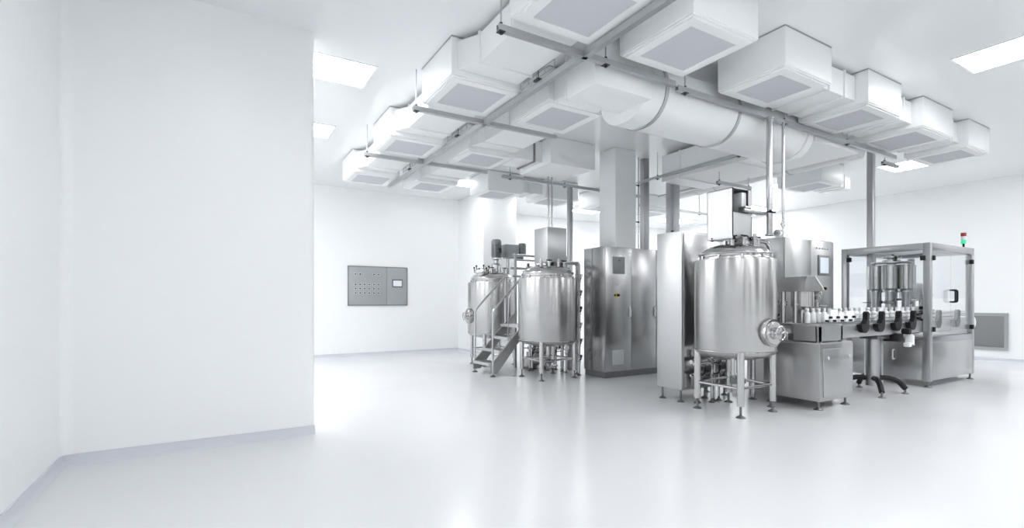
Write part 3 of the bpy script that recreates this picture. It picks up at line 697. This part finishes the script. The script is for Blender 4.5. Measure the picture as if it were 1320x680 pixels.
for x in (7.0, 7.42, 7.90, 8.35, 9.2, 9.9):     # black guide brackets: a crescent on the side plate with a horn up to the rail
    xx = x-CX0; m = MB(); pts = []
    for i in range(13):
        a = PI + i*PI/12*1.12; pts.append((xx+.10*math.cos(a), .955+.105*math.sin(a)))
    pts += [(xx+.10, 1.09), (xx+.075, 1.12), (xx+.05, 1.10), (xx+.045, 1.02), (xx+.0, .965)]
    m.prism(pts, -.06, -.001, 'y'); m.build('guide_bracket', 'black', t)
    m = MB(); m.prism([(q[0], q[1]) for q in pts], Wc+.001, Wc+.04, 'y'); m.build('guide_bracket', 'black', t)
for k, (x0, x1, z1) in enumerate(((6.06, 6.16, 1.10), (6.20, 6.36, 1.15), (6.39, 6.52, 1.11), (6.55, 6.75, 1.13))):
    m = MB(); m.box(x0-CX0, x1-CX0, -.05, -.002, 1.0, z1, .012); m.box(x0-CX0+.02, x1-CX0-.02, -.055, -.045, 1.03, 1.045); m.build('guide_block', 'white', t)
    m = MB(); m.cyl(((x0+x1)/2-CX0+.04, -.055, 1.06), .014, .03, (0,-1,0), 10); m.cyl(((x0+x1)/2-CX0-.04, -.055, 1.02), .012, .03, (0,-1,0), 10); m.build('knob', 'black', t)
m = MB(); m.lathe([(.085, .10), (.085, .74), (.1, .75), (.1, .80)], (1.30, .17, 0), 'z', 28); m.build('column', 'frame', t)
m = MB(); m.box(1.40, 1.45, .1, .2, .1, .80, .004); m.build('column', 'sheet_l', t)
for (dx, dy) in ((-.26, -.2), (.22, -.22), (.24, .24), (-.24, .22)):      # black arched spider legs
    pth = [(1.30+dx*.15, .17+dy*.15, .20), (1.30+dx*.6, .17+dy*.6, .215), (1.30+dx*1.0, .17+dy*1.0, .17), (1.30+dx*1.25, .17+dy*1.25, .07)]
    m = MB(); m.tube(pth, .034, 10, .12); lg = m.build('leg', 'black', t)
    m = MB(); foot_pad(m, pth[-1][0], pth[-1][1], .045, .09); m.build('foot', 'plinth', lg)
m = MB(); m.box(1.5, 1.66, -.06, .14, .70, .81, .02); m.cyl((1.66, -.04, .84), .04, .09, (0,-1,0), 14); m.build('drive_motor', 'black', t)
m = MB(); m.box(1.69, 1.755, -.15, -.05, .66, .80, .02); m.box(1.62, 1.70, -.14, -.06, .63, .69, .015); m.build('motor_cover', 'white', t)
m = MB(); m.box(1.12, 1.48, .03, .25, .74, .80, .01); m.build('cross_member', 'plinth', t)
m = MB(); m.lathe([(.0, -.02), (.09, -.02), (.1, 0), (.1, .22), (.09, .24), (0, .24)], (L-.02, .02, .9), 'y', 24); m.build('end_guard', 'white', t)

# bottles in a single file on the chain
BG = 'white bottles on the conveyor'
def ordinal(k):
    return ('first second third fourth fifth sixth seventh eighth ninth tenth eleventh twelfth thirteenth fourteenth fifteenth sixteenth seventeenth eighteenth nineteenth twentieth'.split())[k]
b0 = None
bx = [6.02+.125*k for k in range(5)] + [6.64+.13*k for k in range(6)] + [7.48+.17*k for k in range(9)]
for k, x in enumerate(bx):
    lab = f'small white capped bottle in the filling line, {ordinal(k)} from the big tank end'
    if b0 is None:
        b0 = thing('bottle', lab, 'bottle', (x, 3.27, .985), BG)
        MB().lathe([(.033, 0), (.036, .004), (.036, .11), (.03, .128), (.017, .138), (.017, .15)], (0,0,0), 'z', 24).build('bottle_body', 'bottle', b0)
        MB().lathe([(.021, .146), (.022, .148), (.022, .176), (.019, .18), (0, .18)], (0,0,0), 'z', 20).build('cap', 'white', b0)
    else: dup(b0, (x, 3.27, .985), lab)

# ------------------------------------------------------------------ filling machine
FX, FY, FW, FD, FH = 8.80, 3.05, 1.66, 1.18, 2.10
t = thing('filling_machine', 'glazed steel filling machine at the right with a signal tower on top', 'machine', (FX, FY, 0))
pw = .085
PZ = 0.09
for x, y in ((0, 0), (FW-pw, 0), (0, FD-pw), (FW-pw, FD-pw)):
    MB().box(x, x+pw, y, y+pw, PZ, FH-.0, .005).build('corner_post', 'frame', t)
    m = MB(); foot_pad(m, x+pw/2, y+pw/2, .05, .1); m.build('foot', 'plinth', t)
for (a, b, c, d) in ((pw, FW-pw, 0, pw), (pw, FW-pw, FD-pw, FD), (0, pw, pw, FD-pw), (FW-pw, FW, pw, FD-pw)):
    MB().box(a, b, c, d, FH-.10, FH, .003).build('top_rail', 'frame', t)
MB().box(.02, FW-.02, .02, FD-.02, FH-.04, FH-.02).build('roof_panel', 'sheet_l', t)
# base cabinet with doors, a gap for the conveyor above
MB().box(.012, FW-.012, .012, FD-.012, PZ+.01, .70).build('base_cabinet', 'sheet', t)
MB().box(pw, FW-pw, .0, .012, .655, .735, .003).build('lower_rail', 'frame', t)
fd = MB().box(pw+.006, FW-pw-.006, .0, .0118, PZ+.01, .645, .003).build('front_door', 'sheet_l', t)
ld = MB().box(.0, .0118, pw+.006, FD-pw-.006, PZ+.01, .69, .003).build('side_door', 'sheet_d', t)
m = MB(); m.tube([(-.002, .44, .38), (-.05, .44, .38), (-.05, .44, .52), (-.002, .44, .52)], .011, 8, .03); m.build('handle', 'white', ld)
m = MB(); m.lathe([(.014, 0), (.014, .02), (0, .022)], (0, .26, .62), (-1,0,0), 12); m.lathe([(.012, 0), (.012, .02), (0, .022)], (0, .19, .61), (-1,0,0), 12); m.build('latch', 'white', ld)
MB().box(.03, FW-.03, .03, FD-.03, .70, .72).build('work_deck', 'sheet_l', t)
# panes: front pair of doors, right side, back, upper left side
for a, b in ((pw+.004, FW/2-.003), (FW/2+.003, FW-pw-.004)):
    m = MB(); m.box(a, b, .03, .038, .74, FH-.105); m.build('front_pane', 'glass_f', t)
m = MB(); m.box(FW-.045, FW-.037, pw+.004, FD-pw-.004, 1.30, FH-.105); m.build('side_pane', 'glass', t)
m = MB(); m.box(pw+.004, FW-pw-.004, FD-.045, FD-.037, .74, FH-.105); m.build('back_pane', 'glass', t)
m = MB(); m.box(.037, .045, pw+.02, FD-pw-.004, 1.32, FH-.12); m.build('side_pane', 'glass', t)
m = MB(); m.tube([(FW/2+.04, .03, 1.24), (FW/2+.04, -.035, 1.24), (FW/2+.04, -.035, 1.42), (FW/2+.04, .03, 1.42)], .014, 8, .03)
m.tube([(FW/2-.04, .03, 1.24), (FW/2-.04, -.035, 1.24), (FW/2-.04, -.035, 1.42), (FW/2-.04, .03, 1.42)], .011, 8, .03); m.build('door_handle', 'black', t)
for x, y, z in ((pw+.03, .0, FH-.22), (FW-pw-.01, .0, FH-.22), (pw+.03, .0, .84), (FW-pw-.01, .0, .84)):
    m = MB(); m.box(x-.028, x+.028, y-.02, y+.025, z-.035, z+.035, .006); m.build('hinge', 'black', t)
for y, z in ((FD-pw-.03, FH-.18), (pw-.0, FH-.22)):
    m = MB(); m.box(-.02, .03, y-.03, y+.03, z-.035, z+.035, .006); m.build('hinge', 'black', t)
# carousel of filling cylinders
cx, cy = .36, .62
m = MB(); m.lathe([(.09, .72), (.09, 1.05), (.06, 1.06), (.06, 1.92), (.14, 1.93), (.14, 1.96)], (cx, cy, 0), 'z', 28); m.build('carousel_shaft', 'pipe', t)
m = MB(); m.lathe([(.25, 1.84), (.27, 1.845), (.27, 1.865), (.12, 1.87), (.12, 1.9)], (cx, cy, 0), 'z', 40); m.build('carousel_plate', 'dome', t)
m = MB(); m.lathe([(.30, 1.0), (.33, 1.005), (.33, 1.03), (.28, 1.035)], (cx, cy, 0), 'z', 40); m.build('star_wheel', 'vent', t)
for k in range(6):
    a = 2*PI*k/6+.25; x, y = cx+.22*math.cos(a), cy+.22*math.sin(a)
    m = MB(); m.lathe([(.1, 1.44), (.105, 1.445), (.105, 1.79), (.11, 1.795), (.11, 1.81), (.09, 1.815)], (x, y, 0), 'z', 28); c = m.build('filling_cylinder', 'tank', t)
    m = MB(); m.cyl((x, y, 1.05), .05, .37, 'z', 20); m.lathe([(.07, 1.39), (.07, 1.41), (.055, 1.44)], (x, y, 0), 'z', 20); m.build('piston_rod', 'frame', c)
    m = MB(); m.lathe([(.03, 1.2), (.07, 1.22), (.07, 1.25), (.03, 1.27)], (x, y, 0), 'z', 16) if k % 2 else m.cyl((x, y, 1.03), .03, .03, 'z', 12); m.build('collar', 'vent', c)
m = MB(); m.tube([(cx-.12, cy-.1, 1.86), (cx-.1, cy-.1, 1.93), (cx-.02, cy-.02, 1.97)], .022, 8, .03); m.build('hose', 'black', t)
m = MB(); m.cyl((.48, .93, .72), .045, 1.28, 'z', 20); m.build('support_column', 'pipe', t)
m = MB(); m.cyl((.48, .93, 1.22), .14, .015, 'z', 28); m.build('collar', 'vent', t)
# capping turret at the right
m = MB(); m.lathe([(.06, .72), (.06, 1.25), (.15, 1.28), (.16, 1.30), (.16, 1.52), (.15, 1.54), (.05, 1.56), (.05, 1.95)], (1.05, .62, 0), 'z', 32); m.build('turret', 'frame', t)
m = MB(); m.lathe([(.24, 1.02), (.26, 1.025), (.26, 1.05), (.22, 1.055)], (1.05, .62, 0), 'z', 36); m.build('star_wheel', 'vent', t)
m = MB(); m.box(.78, 1.26, .7, .92, 1.5, 1.74, .01); m.build('motor_box', 'grey', t)
for k in range(5):
    a = 2*PI*k/5; m = MB(); m.cyl((1.05+.12*math.cos(a), .62+.12*math.sin(a), 1.08), .022, .2, 'z', 12); m.build('capping_head', 'pipe', t)
m = MB(); m.tube([(.35, .62, 1.28), (.70, .5, 1.28), (1.0, .5, 1.28)], .018, 10, .05); m.tube([(.6, .3, 1.0), (.6, .3, 1.35), (.95, .3, 1.35)], .016, 8, .03); m.tube([(.1, .12, 1.68), (.8, .12, 1.68)], .01, 8) if False else None; m.build('feed_pipe', 'pipe', t)
m = MB(); m.box(.12, .20, .14, .22, .99, 1.18, .008); m.box(.1, .22, .1, .14, 1.12, 1.2, .006); m.build('sensor_block', 'white', t)
m = MB()
for z in (.80, .87, .95, 1.06, 1.13): m.box(.04, .09, .10, .15, z, z+.045, .008)
m.box(.03, .1, .16, .2, .78, 1.1, .004); m.build('sensor_stack', 'black', t)
# signal tower
s = MB().lathe([(.03, FH), (.03, FH+.01), (.014, FH+.012), (.014, FH+.08)], (FW-.11, .10, 0), 'z', 16).build('signal_stem', 'black', t)
for z, mm, nm in ((FH+.08, 'green', 'green_lamp'), (FH+.14, 'white', 'clear_lamp'), (FH+.195, 'red', 'red_lamp')):
    m = MB(); m.lathe([(.034, 0), (.036, .004), (.036, .056), (.034, .06)], (FW-.11, .10, z-.0), 'z', 20); m.build(nm, mm, s)

# ------------------------------------------------------------------ wall panels
t = thing('wall_control_panel', 'grey control panel with rows of lamps and a small screen on the far wall', 'control panel', (2.49, 11.5, 1.15))
W, H = 1.39, .905
m = MB(); m.box(0, W, -.03, 0, 0, .02); m.box(0, W, -.03, 0, H-.02, H); m.box(0, .02, -.03, 0, 0, H); m.box(W-.02, W, -.03, 0, 0, H); m.build('frame', 'grey2', t)
lp = MB().box(.02, .885, -.024, 0, .02, H-.02, .003).build('lamp_plate', 'grey', t)
rp = MB().box(.892, W-.02, -.024, 0, .02, H-.02, .003).build('screen_plate', 'grey', t)
xs = [.165+.105*i for i in range(6)]
for r_, z in enumerate((.72, .485, .39, .29)):
    for i, x in enumerate(xs):
        if r_ == 0 and i in (2, 3): continue
        m = MB(); m.box(x-.033, x+.033, -.027, -.024, z-.03, z+.03, .001); pl = m.build('lamp_label', 'ventl', lp)
        m = MB(); m.cyl((x, -.027, z), .016, .02, (0,-1,0), 14); m.build('push_button', 'dark', pl)
m = MB(); m.box(1.02, 1.265, -.034, -.024, .43, .615, .004); bz = m.build('screen_bezel', 'bezel', rp)
m = MB(); m.box(1.04, 1.245, -.037, -.034, .455, .59); m.build('screen', 'white', bz)
t = thing('wall_hatch', 'plain grey hatch panel on the right wall beside the filling machine', 'hatch', (13.9, 3.52, .235))
m = MB(); m.box(-.03, 0, 0, .06, 0, .77); m.box(-.03, 0, 1.14, 1.2, 0, .77); m.box(-.03, 0, .06, 1.14, 0, .06); m.box(-.03, 0, .06, 1.14, .71, .77); m.build('frame', 'grey', t)
MB().box(-.022, 0, .062, 1.138, .062, .708, .003).build('hatch_door', 'grey2', t)

# ------------------------------------------------------------------ camera, world, view
cam = bpy.data.cameras.new('camera'); co = bpy.data.objects.new('camera', cam); COL.objects.link(co)
co.location = (0, 0, 1.25); co.rotation_euler = (PI/2, 0, -math.atan(377/636.6))
cam.sensor_width = 36; cam.sensor_fit = 'HORIZONTAL'; cam.lens = 636.6/1320*36; cam.shift_y = 48/1320; cam.clip_start = .05
sc.camera = co
w = bpy.data.worlds.new('world'); sc.world = w; w.use_nodes = True
w.node_tree.nodes['Background'].inputs[0].default_value = (.9, .95, 1, 1); w.node_tree.nodes['Background'].inputs[1].default_value = .3
sc.view_settings.view_transform = 'Standard'; sc.view_settings.look = 'None'; sc.view_settings.gamma = 1
sc.view_settings.exposure = 0.45; sc.view_settings.use_curve_mapping = False
cy = sc.cycles
cy.use_denoising = True; cy.max_bounces = 12; cy.diffuse_bounces = 8; cy.glossy_bounces = 6; cy.transparent_max_bounces = 12
cy.sample_clamp_indirect = 6.0; cy.caustics_reflective = False; cy.caustics_refractive = False
